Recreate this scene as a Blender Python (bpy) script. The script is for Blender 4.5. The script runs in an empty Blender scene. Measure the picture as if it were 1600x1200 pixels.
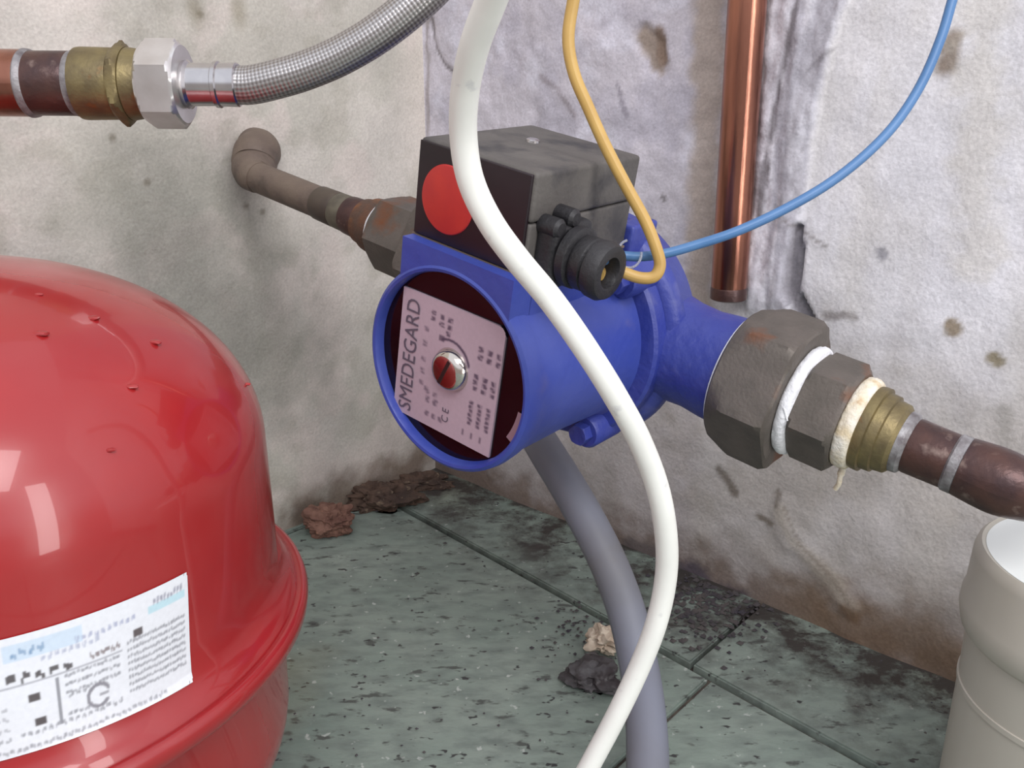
import bpy, bmesh, math, random
import numpy as np
from math import sin, cos, pi, radians, sqrt, tan, atan
from mathutils import Vector, Matrix, noise as mnoise

SC = bpy.context.scene
COL = SC.collection
# ------------------------------------------------------------------ camera
FPX = 1400.0
PITCH = atan(473.0 / FPX)
cd = bpy.data.cameras.new('camera'); cam = bpy.data.objects.new('camera', cd); COL.objects.link(cam)
cd.sensor_width = 36.0; cd.lens = 36.0 * FPX / 1600.0; cd.clip_start = 0.01; cd.clip_end = 50
cam.location = (0, 0, 0); cam.rotation_euler = (pi / 2 - PITCH, 0, 0)
SC.camera = cam
# ------------------------------------------------------------------ light
W = bpy.data.worlds.new('world'); SC.world = W; W.use_nodes = True
wn = W.node_tree.nodes; wl = W.node_tree.links
bgn = wn['Background']; bgn.inputs['Strength'].default_value = 1.12
tc = wn.new('ShaderNodeTexCoord'); sx = wn.new('ShaderNodeSeparateXYZ'); rmp = wn.new('ShaderNodeValToRGB')
wl.new(tc.outputs['Generated'], sx.inputs[0]); wl.new(sx.outputs['Z'], rmp.inputs[0]); wl.new(rmp.outputs[0], bgn.inputs[0])
rmp.color_ramp.elements[0].position = 0.06; rmp.color_ramp.elements[0].color = (0.36, 0.33, 0.32, 1)
rmp.color_ramp.elements[1].position = 0.26; rmp.color_ramp.elements[1].color = (0.86, 0.88, 0.95, 1)

def area(name, loc, target, sx_, sy_, power, color):
    l = bpy.data.lights.new(name, 'AREA'); l.shape = 'RECTANGLE'; l.size = sx_; l.size_y = sy_
    l.energy = power; l.color = color
    o = bpy.data.objects.new(name, l); COL.objects.link(o); o.location = loc
    o.rotation_euler = (Vector(target) - Vector(loc)).to_track_quat('-Z', 'Y').to_euler()
    return o
area('window_light', (0.30, -0.55, 0.95), (0.05, 0.6, -0.2), 0.9, 0.6, 12.0, (1.0, 0.975, 0.97))
area('doorway_light', (0.78, -0.42, 0.10), (0.16, 0.62, -0.10), 0.16, 0.95, 3.6, (1.0, 0.985, 0.97))
SC.view_settings.view_transform = 'Standard'; SC.view_settings.look = 'None'
SC.view_settings.gamma = 1.0; SC.view_settings.use_curve_mapping = False
SC.view_settings.exposure = 0.12

# ------------------------------------------------------------------ maths
rnd = random.Random(7)
CR = np.array([1.0, 0, 0]); CF = np.array([0, cos(PITCH), -sin(PITCH)]); CU = np.array([0, sin(PITCH), cos(PITCH)])
def nrm(v):
    v = np.array(v, float); return v / np.linalg.norm(v)
def ray(px, py): return CR * (px - 800) / FPX + CU * (600 - py) / FPX + CF
def at(px, py, Z): return ray(px, py) * Z        # point seen at (px,py), Z metres deep
FLOOR_Z = -0.395
def fl(px, py): r = ray(px, py); return r * (FLOOR_Z / r[2])
CORNER = np.array([-0.082, 0.880])
DL = nrm([-0.690, -0.724]); DR = nrm([0.731, -0.682])
NL = np.array([-DL[1], DL[0]]); NL = NL if NL @ np.array([0, -1.0]) > 0 else -NL    # into the room
NR = np.array([-DR[1], DR[0]]); NR = NR if NR @ np.array([0, -1.0]) > 0 else -NR
def on_wall(px, py, D, N):
    r = ray(px, py); k = (CORNER @ N) / (r[:2] @ N); q = r * k
    return ((q[:2] - CORNER) @ D, q[2])
def on_right(px, py): return on_wall(px, py, DR, NR)
def on_left(px, py): return on_wall(px, py, DL, NL)

# pump frame: A = motor axis (to the wall), B = pipe axis (to the right), C = up
def cvec(x, u, f): return x * CR + u * CU + f * CF
_v = nrm([(703 - 800) / FPX, (600 - 578) / FPX, 1])
_a = nrm(0.714 * np.array([.93, .36, 0]) + 0.70 * _v)
_b = nrm(np.cross(np.cross([0, 160 / FPX, 1], [1, -.41, 0]), _a))
if _b[0] < 0: _b = -_b
PA = nrm(cvec(*_a)); PB = nrm(cvec(*_b)); PB = nrm(PB - PA * (PA @ PB)); PC = nrm(np.cross(PB, PA))
if PC[2] < 0: PC = -PC
PO = at(703, 578, 0.428)
def L(x, y, t): return PO + PB * x + PC * y + PA * t
TAX = 0.1195                     # depth of the pipe axis behind the motor face
def PS(s, y=0.0, t=0.0): return L(s, y, TAX + t)

def lin(c):
    return tuple(((v / 255) / 12.92 if v / 255 <= 0.04045 else ((v / 255 + 0.055) / 1.055) ** 2.4) for v in c[:3])
def lin4(c): return lin(c) + (1.0,)

# value noise
def vnoise(u, v, scale, seed):
    rs = np.random.RandomState(seed); T = rs.rand(256, 256)
    x = np.asarray(u) * scale + 1000.3; y = np.asarray(v) * scale + 1000.7
    xi = np.floor(x).astype(int); yi = np.floor(y).astype(int); fx = x - xi; fy = y - yi
    fx = fx * fx * (3 - 2 * fx); fy = fy * fy * (3 - 2 * fy)
    g = lambda a, b: T[a % 256, b % 256]
    return (g(xi, yi) * (1 - fx) + g(xi + 1, yi) * fx) * (1 - fy) + (g(xi, yi + 1) * (1 - fx) + g(xi + 1, yi + 1) * fx) * fy
def fbm(u, v, scale, seed, octv=4):
    s = 0; a = 1; tot = 0
    for i in range(octv):
        s = s + a * vnoise(u, v, scale * 2 ** i, seed + i); tot += a; a *= 0.55
    return s / tot
def sstep(a, b, x):
    t = np.clip((x - a) / (b - a), 0, 1); return t * t * (3 - 2 * t)
def polydist(U, V, pts):
    d = np.full(np.shape(U), 9.0)
    for (x0, y0), (x1, y1) in zip(pts[:-1], pts[1:]):
        dx, dy = x1 - x0, y1 - y0; l2 = dx * dx + dy * dy + 1e-12
        t = np.clip(((U - x0) * dx + (V - y0) * dy) / l2, 0, 1)
        d = np.minimum(d, np.hypot(U - x0 - t * dx, V - y0 - t * dy))
    return d

# ------------------------------------------------------------------ materials
def nodes(name):
    m = bpy.data.materials.new(name); m.use_nodes = True
    return m, m.node_tree.nodes, m.node_tree.links, m.node_tree.nodes['Principled BSDF']
def mat(name, col, col2=None, rough=0.5, metal=0.0, scale=60, bump=0.0, bscale=300, coat=0.0, detail=4, lo=0.35, hi=0.65,
        rough2=None, spec=0.5, col3=None, scale3=200, lo3=0.62, hi3=0.72, trans=0.0, stretch=None):
    m, N, K, P = nodes(name)
    P.inputs['Base Color'].default_value = lin4(col); P.inputs['Roughness'].default_value = rough
    P.inputs['Metallic'].default_value = metal; P.inputs['Coat Weight'].default_value = coat
    P.inputs['Specular IOR Level'].default_value = spec; P.inputs['Transmission Weight'].default_value = trans
    t = N.new('ShaderNodeTexCoord'); src = t.outputs['Object']
    if stretch:
        mp = N.new('ShaderNodeMapping'); K.new(src, mp.inputs[0]); mp.inputs['Scale'].default_value = stretch[0:3]
        mp.inputs['Rotation'].default_value = stretch[3:6]; src = mp.outputs[0]
    def nz(sc, de=detail):
        n = N.new('ShaderNodeTexNoise'); n.inputs['Scale'].default_value = sc; n.inputs['Detail'].default_value = de
        K.new(src, n.inputs['Vector']); return n.outputs['Fac']
    def mr(x, a, b, c=0.0, d=1.0):
        n = N.new('ShaderNodeMapRange'); K.new(x, n.inputs[0])
        for i, v in enumerate((a, b, c, d)): n.inputs[i + 1].default_value = v
        return n.outputs[0]
    if col2 is not None:
        f = mr(nz(scale), lo, hi)
        x = N.new('ShaderNodeMix'); x.data_type = 'RGBA'; K.new(f, x.inputs[0])
        x.inputs[6].default_value = lin4(col); x.inputs[7].default_value = lin4(col2); out = x.outputs[2]
        if col3 is not None:
            g = mr(nz(scale3), lo3, hi3)
            y = N.new('ShaderNodeMix'); y.data_type = 'RGBA'; K.new(g, y.inputs[0]); K.new(out, y.inputs[6])
            y.inputs[7].default_value = lin4(col3); out = y.outputs[2]
        K.new(out, P.inputs['Base Color'])
        if rough2 is not None: K.new(mr(nz(scale), lo, hi, rough, rough2), P.inputs['Roughness'])
    if bump > 0:
        b = N.new('ShaderNodeBump'); b.inputs['Strength'].default_value = 1.0; b.inputs['Distance'].default_value = bump
        K.new(nz(bscale), b.inputs['Height']); K.new(b.outputs[0], P.inputs['Normal'])
    return m
def attr_mat(name, rough=0.85, grain=0.12, gscale=500, bump=0.0006, bscale=250, mscale=25, mott=0.12, spec=0.3):
    m, N, K, P = nodes(name)
    P.inputs['Roughness'].default_value = rough; P.inputs['Specular IOR Level'].default_value = spec
    a = N.new('ShaderNodeVertexColor'); a.layer_name = 'Col'
    t = N.new('ShaderNodeTexCoord')
    out = a.outputs['Color']
    for sc, am in ((gscale, grain), (mscale, mott)):
        n = N.new('ShaderNodeTexNoise'); n.inputs['Scale'].default_value = sc; n.inputs['Detail'].default_value = 5
        K.new(t.outputs['Object'], n.inputs['Vector'])
        r = N.new('ShaderNodeMapRange'); K.new(n.outputs['Fac'], r.inputs[0]); r.inputs[1].default_value = .3; r.inputs[2].default_value = .7
        r.inputs[3].default_value = 1 - am; r.inputs[4].default_value = 1 + am * .6
        v = N.new('ShaderNodeVectorMath'); v.operation = 'SCALE'; K.new(out, v.inputs[0]); K.new(r.outputs[0], v.inputs['Scale']); out = v.outputs[0]
    K.new(out, P.inputs['Base Color'])
    if bump:
        n = N.new('ShaderNodeTexNoise'); n.inputs['Scale'].default_value = bscale; n.inputs['Detail'].default_value = 6
        K.new(t.outputs['Object'], n.inputs['Vector'])
        b = N.new('ShaderNodeBump'); b.inputs['Distance'].default_value = bump; K.new(n.outputs['Fac'], b.inputs['Height']); K.new(b.outputs[0], P.inputs['Normal'])
    return m

M = {}
M['wall'] = attr_mat('plaster')
M['print'] = attr_mat('printed_label', rough=0.35, grain=0.04, mott=0.03, bump=0, spec=0.5)
M['blue'] = mat('blue_paint', (54, 70, 158), (66, 80, 158), rough=0.36, scale=22, bump=0.0005, bscale=120, col3=(92, 92, 150), scale3=30, lo3=.62, hi3=.8, spec=.5, rough2=.5)
M['blue2'] = mat('blue_cast_paint', (48, 60, 144), (60, 70, 146), rough=0.42, scale=40, bump=0.0009, bscale=140, col3=(88, 92, 150), scale3=45, lo3=.6, hi3=.75)
M['maroon'] = mat('dark_glass_disc', (18, 8, 13), (24, 11, 18), rough=0.12, scale=60)
M['chrome'] = mat('bright_chrome', (205, 198, 190), rough=0.12, metal=1.0)
M['black'] = mat('black_plastic', (30, 29, 32), (44, 43, 46), rough=0.42, scale=50, bump=0.0003, bscale=600, rough2=.6)
M['blackdust'] = mat('dusty_black_plastic', (78, 74, 72), (100, 96, 92), rough=0.65, scale=25, bump=0.0003, bscale=500, col3=(46, 45, 50), scale3=40, lo3=.5, hi3=.7)
M['frontpanel'] = mat('dark_box_front', (24, 14, 20), (34, 22, 28), rough=0.4, scale=30)
M['red'] = mat('red_cap', (190, 52, 44), (180, 46, 44), rough=0.42, scale=90)
M['iron'] = mat('dull_iron', (92, 86, 80), (106, 98, 92), rough=0.55, metal=0.35, scale=60, bump=0.0003, bscale=500, col3=(120, 72, 42), scale3=35, lo3=.56, hi3=.72)
M['rust'] = mat('rusty_iron', (104, 68, 48), (80, 66, 58), rough=0.6, metal=0.2, scale=70, bump=0.0005, bscale=400, col3=(150, 92, 45), scale3=60, lo3=.55, hi3=.7)
M['brass'] = mat('tarnished_brass', (142, 128, 90), (112, 100, 76), rough=0.45, metal=0.75, scale=80, bump=0.0002, bscale=500, col3=(140, 100, 60), scale3=80)
M['copper'] = mat('copper', (176, 120, 100), (138, 94, 80), rough=0.24, metal=0.95, scale=45, bump=0.0001, bscale=300, col3=(120, 80, 68), scale3=60, lo3=.55, hi3=.75, stretch=(1, 1, .25, 0, 0, 0))
M['copperdark'] = mat('tarnished_copper', (92, 66, 60), (72, 54, 54), rough=0.34, metal=0.55, scale=70, bump=0.0003, bscale=300, col3=(140, 120, 112), scale3=110, lo3=.6, hi3=.75)
M['paintpipe'] = mat('painted_old_pipe', (112, 98, 86), (98, 84, 76), rough=0.6, scale=40, bump=0.0004, bscale=350, col3=(74, 66, 58), scale3=40, lo3=.55, hi3=.75)
M['solder'] = mat('solder', (158, 156, 158), (112, 106, 108), rough=0.5, metal=0.5, scale=160, bump=0.0006, bscale=260)
M['tape'] = mat('thread_seal_tape', (236, 236, 240), (214, 214, 218), rough=0.65, scale=200, bump=0.0006, bscale=500)
M['tapeold'] = mat('stained_seal_tape', (230, 226, 216), (206, 190, 160), rough=0.7, scale=120, bump=0.0009, bscale=400, col3=(176, 120, 60), scale3=60, lo3=.62, hi3=.75)
M['steel'] = mat('polished_steel', (214, 212, 212), (190, 188, 190), rough=0.2, metal=1.0, scale=60)
M['nut'] = mat('nickel_nut', (226, 224, 224), (206, 202, 200), rough=0.3, metal=0.9, scale=50, bump=0.0001, bscale=300)
M['tank'] = mat('red_enamel', (158, 34, 36), (148, 32, 36), rough=0.26, scale=20, coat=.5, bump=0.00012, bscale=60, col3=(164, 44, 44), scale3=10, lo3=.5, hi3=.7)
M['whitehose'] = mat('white_hose', (238, 238, 232), (228, 228, 222), rough=0.42, scale=30, col3=(182, 182, 186), scale3=90, lo3=.66, hi3=.8)
M['yellow'] = mat('ochre_wire', (196, 160, 92), (184, 148, 84), rough=0.42, scale=60)
M['bluewire'] = mat('blue_wire', (70, 112, 160), (82, 124, 172), rough=0.42, scale=40)
M['greyhose'] = mat('grey_hose', (122, 125, 138), (112, 112, 118), rough=0.55, scale=14, col3=(104, 98, 92), scale3=25, lo3=.6, hi3=.8)
M['pvcin'] = mat('lit_white_plastic', (232, 236, 234), rough=.4)  # light falling into the open pipe end is put into this white
M['pvc'] = mat('white_plastic_pipe', (184, 179, 168), (172, 165, 152), rough=0.42, scale=14, col3=(176, 156, 128), scale3=16, lo3=.62, hi3=.85, stretch=(1, 1, .3, 0, 0, 0))
M['clear'] = mat('clear_plastic', (225, 225, 230), rough=0.15, trans=0.75)
M['brick'] = mat('reddish_mortar', (132, 98, 84), (104, 72, 62), rough=0.9, scale=90, bump=0.0015, bscale=220, col3=(160, 120, 96), scale3=150)
M['soil'] = mat('brown_dirt', (94, 74, 62), (64, 50, 44), rough=0.95, scale=60, bump=0.0015, bscale=220, col3=(130, 112, 94), scale3=120)
M['cream_stone'] = mat('cream_stone', (206, 192, 174), (178, 158, 138), rough=0.85, scale=80, bump=0.001, bscale=250)
M['dark_stone'] = mat('dark_stone', (84, 82, 84), (48, 40, 42), rough=0.6, scale=70, bump=0.001, bscale=250, col3=(120, 118, 118), scale3=60)
M['grit'] = mat('dark_grit', (58, 54, 62), (88, 82, 80), rough=0.9, scale=60)
M['ink'] = mat('grey_ink', (98, 88, 102), rough=0.5)
M['grout'] = mat('dark_grout', (66, 58, 54), (92, 84, 76), rough=0.95, scale=120)

# tile material: greenish speckled stone, with dirt near the right wall
def tile_mat():
    m, N, K, P = nodes('green_speckled_tile')
    P.inputs['Roughness'].default_value = 0.5
    g = N.new('ShaderNodeNewGeometry')
    def mapping(rz, s):
        mp = N.new('ShaderNodeMapping'); mp.vector_type = 'POINT'; K.new(g.outputs['Position'], mp.inputs[0])
        mp.inputs['Rotation'].default_value = (0, 0, rz); mp.inputs['Scale'].default_value = s; return mp.outputs[0]
    def nz(vec, sc, de=5, ro=.55):
        n = N.new('ShaderNodeTexNoise'); n.inputs['Scale'].default_value = sc; n.inputs['Detail'].default_value = de
        n.inputs['Roughness'].default_value = ro; K.new(vec, n.inputs['Vector']); return n.outputs['Fac']
    def mr(x, a, b, c=0., d=1.):
        n = N.new('ShaderNodeMapRange'); K.new(x, n.inputs[0])
        for i, v in enumerate((a, b, c, d)): n.inputs[i + 1].default_value = v
        return n.outputs[0]
    def mix(f, a, b):
        x = N.new('ShaderNodeMix'); x.data_type = 'RGBA'; K.new(f, x.inputs[0])
        if isinstance(a, tuple): x.inputs[6].default_value = lin4(a)
        else: K.new(a, x.inputs[6])
        if isinstance(b, tuple): x.inputs[7].default_value = lin4(b)
        else: K.new(b, x.inputs[7])
        return x.outputs[2]
    vec = mapping(-0.25, (1, 2.2, 1)); iso = mapping(0, (1, 1, 1))
    c = mix(mr(nz(iso, 9), .3, .7), (118, 134, 125), (146, 156, 147))
    c = mix(mr(nz(vec, 50), .42, .72), c, (112, 122, 116))
    c = mix(mr(nz(vec, 60, 4), .60, .68), c, (82, 86, 82))
    c = mix(mr(nz(mapping(-.25, (1, 1.6, 1)), 95, 2), .67, .71), c, (58, 58, 58))
    c = mix(mr(nz(iso, 150, 2), .68, .74), c, (176, 182, 176))
    c = mix(mr(nz(iso, 6, 2), .58, .75, 0, .35), c, (140, 126, 84))
    # dirt gathered along the right wall
    vm = N.new('ShaderNodeVectorMath'); vm.operation = 'DOT_PRODUCT'; K.new(g.outputs['Position'], vm.inputs[0])
    vm.inputs[1].default_value = (NR[0], NR[1], 0)
    d0 = float(CORNER @ NR)
    dist = mr(vm.outputs['Value'], d0, d0 + 0.15, 1.0, 0.0)
    mul = N.new('ShaderNodeMath'); mul.operation = 'MULTIPLY'; K.new(dist, mul.inputs[0]); K.new(mr(nz(iso, 26, 6, .7), .36, .62), mul.inputs[1])
    c = mix(mr(mul.outputs[0], .12, .62, 0, .95), c, (58, 52, 50))
    K.new(c, P.inputs['Base Color'])
    b = N.new('ShaderNodeBump'); b.inputs['Distance'].default_value = 0.0006; K.new(nz(vec, 70), b.inputs['Height']); K.new(b.outputs[0], P.inputs['Normal'])
    K.new(mr(nz(iso, 30), .3, .7, .38, .65), P.inputs['Roughness'])
    return m
M['tile'] = tile_mat()

# braided steel: crossing strands as fine relief on uv
def braid_mat():
    m, N, K, P = nodes('braided_steel')
    P.inputs['Metallic'].default_value = 0.9; P.inputs['Roughness'].default_value = 0.34
    uv = N.new('ShaderNodeUVMap'); uv.uv_map = 'UVMap'; s = N.new('ShaderNodeSeparateXYZ'); K.new(uv.outputs[0], s.inputs[0])
    def mth(op, a, b=None):
        n = N.new('ShaderNodeMath'); n.operation = op
        for i, v in enumerate((a, b)):
            if v is None: continue
            if isinstance(v, (int, float)): n.inputs[i].default_value = v
            else: K.new(v, n.inputs[i])
        return n.outputs[0]
    U = mth('MULTIPLY', s.outputs['X'], 2 * pi * 14); V = mth('MULTIPLY', s.outputs['Y'], 2 * pi * 260)
    p = mth('SINE', mth('ADD', U, V)); q = mth('SINE', mth('SUBTRACT', U, V))
    pr = mth('MULTIPLY', p, q)
    h = mth('ADD', mth('MULTIPLY', pr, 0.5), 0.5)
    x = N.new('ShaderNodeMix'); x.data_type = 'RGBA'; K.new(h, x.inputs[0]); x.inputs[6].default_value = lin4((134, 128, 126)); x.inputs[7].default_value = lin4((196, 194, 194))
    K.new(x.outputs[2], P.inputs['Base Color'])
    b = N.new('ShaderNodeBump'); b.inputs['Distance'].default_value = 0.00022; b.inputs['Strength'].default_value = .8; K.new(h, b.inputs['Height']); K.new(b.outputs[0], P.inputs['Normal'])
    return m
M['braid'] = braid_mat()

# ------------------------------------------------------------------ object helpers
def tag(o, label=None, cat=None, group=None, kind=None):
    if label: o['label'] = label
    if cat: o['category'] = cat
    if group: o['group'] = group
    if kind: o['kind'] = kind
    return o
def thing(name, loc, label, cat, group=None):
    e = bpy.data.objects.new(name, None); COL.objects.link(e); e.location = Vector(loc); e.empty_display_size = .02
    return tag(e, label, cat, group)
def world_loc(o):
    v = Vector((0, 0, 0))
    while o: v += o.location; o = o.parent
    return v
def obj(name, verts, faces, m, parent=None, smooth=True, label=None, uvs=None, cols=None, auto=None, kind=None, loc=None):
    """verts are in world coordinates; the mesh is stored relative to parent (or to loc)."""
    V = np.array([tuple(v) for v in verts], float) if not isinstance(verts, np.ndarray) else verts
    origin = np.array(world_loc(parent)) if parent else (np.array(loc, float) if loc is not None else V.mean(0))
    me = bpy.data.meshes.new(name); me.from_pydata((V - origin).tolist(), [], faces); me.update()
    if smooth: me.polygons.foreach_set('use_smooth', [True] * len(me.polygons))
    if auto is not None and smooth: me.set_sharp_from_angle(angle=radians(auto))
    if uvs is not None:
        ul = me.uv_layers.new(name='UVMap'); li = np.zeros(len(me.loops), int); me.loops.foreach_get('vertex_index', li)
        ul.data.foreach_set('uv', np.array(uvs, float)[li].ravel())
    if cols is not None:
        ca = me.color_attributes.new('Col', 'FLOAT_COLOR', 'POINT')
        c4 = np.ones((len(V), 4)); c4[:, :3] = cols; ca.data.foreach_set('color', c4.ravel())
    me.materials.append(m)
    o = bpy.data.objects.new(name, me); COL.objects.link(o)
    if parent: o.parent = parent
    else: o.location = Vector(origin)
    if label: o['label'] = label
    if kind: o['kind'] = kind
    return o
def catmull(P, n=12):
    P = [np.array(p, float) for p in P]; Q = [2 * P[0] - P[1]] + P + [2 * P[-1] - P[-2]]; out = []
    for i in range(1, len(Q) - 2):
        p0, p1, p2, p3 = Q[i - 1], Q[i], Q[i + 1], Q[i + 2]
        for k in range(n):
            t = k / n
            out.append(.5 * ((2 * p1) + (-p0 + p2) * t + (2 * p0 - 5 * p1 + 4 * p2 - p3) * t * t + (-p0 + 3 * p1 - 3 * p2 + p3) * t ** 3))
    out.append(P[-1]); return out
def tube_geo(path, rad, seg=24, cap=True, wob=None):
    path = [np.array(p, float) for p in path]; n = len(path)
    rad = [rad] * n if np.isscalar(rad) else list(rad)
    T = [nrm(path[min(i + 1, n - 1)] - path[max(i - 1, 0)]) for i in range(n)]
    up = np.array([0, 0, 1.]) if abs(T[0][2]) < .9 else np.array([1., 0, 0])
    X = nrm(np.cross(T[0], up)); vs = []; uv = []; s = 0
    for i in range(n):
        X = nrm(X - T[i] * (X @ T[i])); Y = np.cross(T[i], X)
        if i: s += np.linalg.norm(path[i] - path[i - 1])
        for k in range(seg + 1):
            a = 2 * pi * k / seg; r = rad[i]
            if wob: r *= 1 + wob(i, k % seg)
            vs.append(path[i] + (X * cos(a) + Y * sin(a)) * r); uv.append((k / seg, s))
    fs = []
    w = seg + 1
    for i in range(n - 1):
        for k in range(seg):
            fs.append((i * w + k, i * w + k + 1, (i + 1) * w + k + 1, (i + 1) * w + k))
    if cap:
        fs.append(tuple(range(seg - 1, -1, -1))); fs.append(tuple((n - 1) * w + k for k in range(seg)))
    return vs, fs, uv
def tube(name, path, rad, m, parent=None, seg=24, cap=True, label=None, wob=None, **kw):
    v, f, uv = tube_geo(path, rad, seg, cap, wob); return obj(name, v, f, m, parent, uvs=uv, label=label, auto=50, **kw)
def frame(axis, up=None):
    Z = nrm(axis); u = np.array(up if up is not None else ([0, 0, 1.] if abs(Z[2]) < .9 else [1., 0, 0]), float)
    Y = nrm(u - Z * (u @ Z)); X = np.cross(Y, Z); return X, Y, Z
def lathe_geo(prof, origin, axis, seg=48, up=None, a0=0.0, squash=1.0):
    """prof: list of (distance along axis, radius)"""
    X, Y, Z = frame(axis, up); vs = []; fs = []
    for (h, r) in prof:
        for k in range(seg):
            a = 2 * pi * k / seg + a0; vs.append(np.array(origin) + Z * h + (X * cos(a) + Y * sin(a)) * r)
    for i in range(len(prof) - 1):
        for k in range(seg):
            k2 = (k + 1) % seg; fs.append((i * seg + k, i * seg + k2, (i + 1) * seg + k2, (i + 1) * seg + k))
    if prof[0][1] > 1e-6: fs.append(tuple(range(seg - 1, -1, -1)))
    if prof[-1][1] > 1e-6: fs.append(tuple((len(prof) - 1) * seg + k for k in range(seg)))
    return vs, fs
def lathe(name, prof, origin, axis, m, parent=None, seg=48, up=None, a0=0.0, auto=35, label=None, **kw):
    v, f = lathe_geo(prof, origin, axis, seg, up, a0); return obj(name, v, f, m, parent, auto=auto, label=label, **kw)
NUTV = nrm(ray(1205, 612)); NUTUP = np.cross(PB, NUTV); NUTUP = nrm(NUTUP if NUTUP[2] > 0 else -NUTUP)
def hexnut(name, origin, axis, h0, h1, R, m, parent, bore=None, a0=0.0, up=None, label=None, sides=6):
    """hexagonal nut with chamfered corners: hexagon intersected with two cones"""
    seg = sides * 8; X, Y, Z = frame(axis, up); vs = []; fs = []
    ap = R * cos(pi / sides); ch = (h1 - h0) * .0 + (R - ap) * .75
    def hr(a):
        b = (a % (2 * pi / sides)) - pi / sides; return ap / cos(b)
    hs = [(h0, 0), (h0 + ch * .5, .5), (h0 + ch, 1), (h1 - ch, 1), (h1 - ch * .5, .5), (h1, 0)]
    for (h, q) in hs:
        lim = ap * .985 + (R * 1.001 - ap * .985) * q
        for k in range(seg):
            a = 2 * pi * k / seg; r = min(hr(a), lim)
            vs.append(np.array(origin) + Z * h + (X * cos(a + a0) + Y * sin(a + a0)) * r)
    for i in range(len(hs) - 1):
        for k in range(seg):
            k2 = (k + 1) % seg; fs.append((i * seg + k, i * seg + k2, (i + 1) * seg + k2, (i + 1) * seg + k))
    fs.append(tuple(range(seg - 1, -1, -1))); fs.append(tuple((len(hs) - 1) * seg + k for k in range(seg)))
    return obj(name, vs, fs, m, parent, auto=20, label=label)
def bevel_box(name, o, X, Y, Z, lo, hi, m, parent=None, bev=.001, seg=3, label=None, taper=None, **kw):
    bm = bmesh.new(); bmesh.ops.create_cube(bm, size=1)
    for v in bm.verts:
        q = [lo[i] + (v.co[i] + .5) * (hi[i] - lo[i]) for i in range(3)]
        if taper: q = taper(q)
        v.co = Vector(q)
    if bev: bmesh.ops.bevel(bm, geom=bm.edges[:], offset=bev, segments=seg, affect='EDGES', profile=.6)
    bm.verts.ensure_lookup_table()
    vs = [np.array(o) + np.array(X) * v.co.x + np.array(Y) * v.co.y + np.array(Z) * v.co.z for v in bm.verts]
    flip = np.dot(np.cross(X, Y), Z) < 0
    fs = [tuple(v.index for v in (reversed(f.verts) if flip else f.verts)) for f in bm.faces]
    bm.free(); return obj(name, vs, fs, m, parent, auto=40, label=label, **kw)
def merge(*geos):
    vs = []; fs = []
    for v, f in geos:
        o = len(vs); vs += list(v); fs += [tuple(i + o for i in q) for q in f]
    return vs, fs
def rock(name, c, r, sq, m, seed, label=None, cat=None, parent=None, sub=3, amp=.35, freq=1.6, kind=None, group=None, flat=None):
    bm = bmesh.new(); bmesh.ops.create_icosphere(bm, subdivisions=sub, radius=1)
    off = Vector((seed * 3.1, seed * 1.7, seed)); vs = []
    for v in bm.verts:
        n = mnoise.fractal(v.co * freq + off, 1.0, 2.0, 4); n2 = mnoise.cell(v.co * 2.2 + off)
        q = v.co * (1 + amp * n + .12 * (n2 - .5))
        vs.append(np.array(c) + np.array([q.x * r * sq[0], q.y * r * sq[1], q.z * r * sq[2]]))
    fs = [tuple(v.index for v in f.verts) for f in bm.faces]; bm.free()
    vs = np.array(vs)
    if flat is not None: vs[:, 2] = np.maximum(vs[:, 2], flat)
    o = obj(name, vs, fs, m, parent, auto=30)
    return tag(o, label, cat, group, kind)

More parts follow.
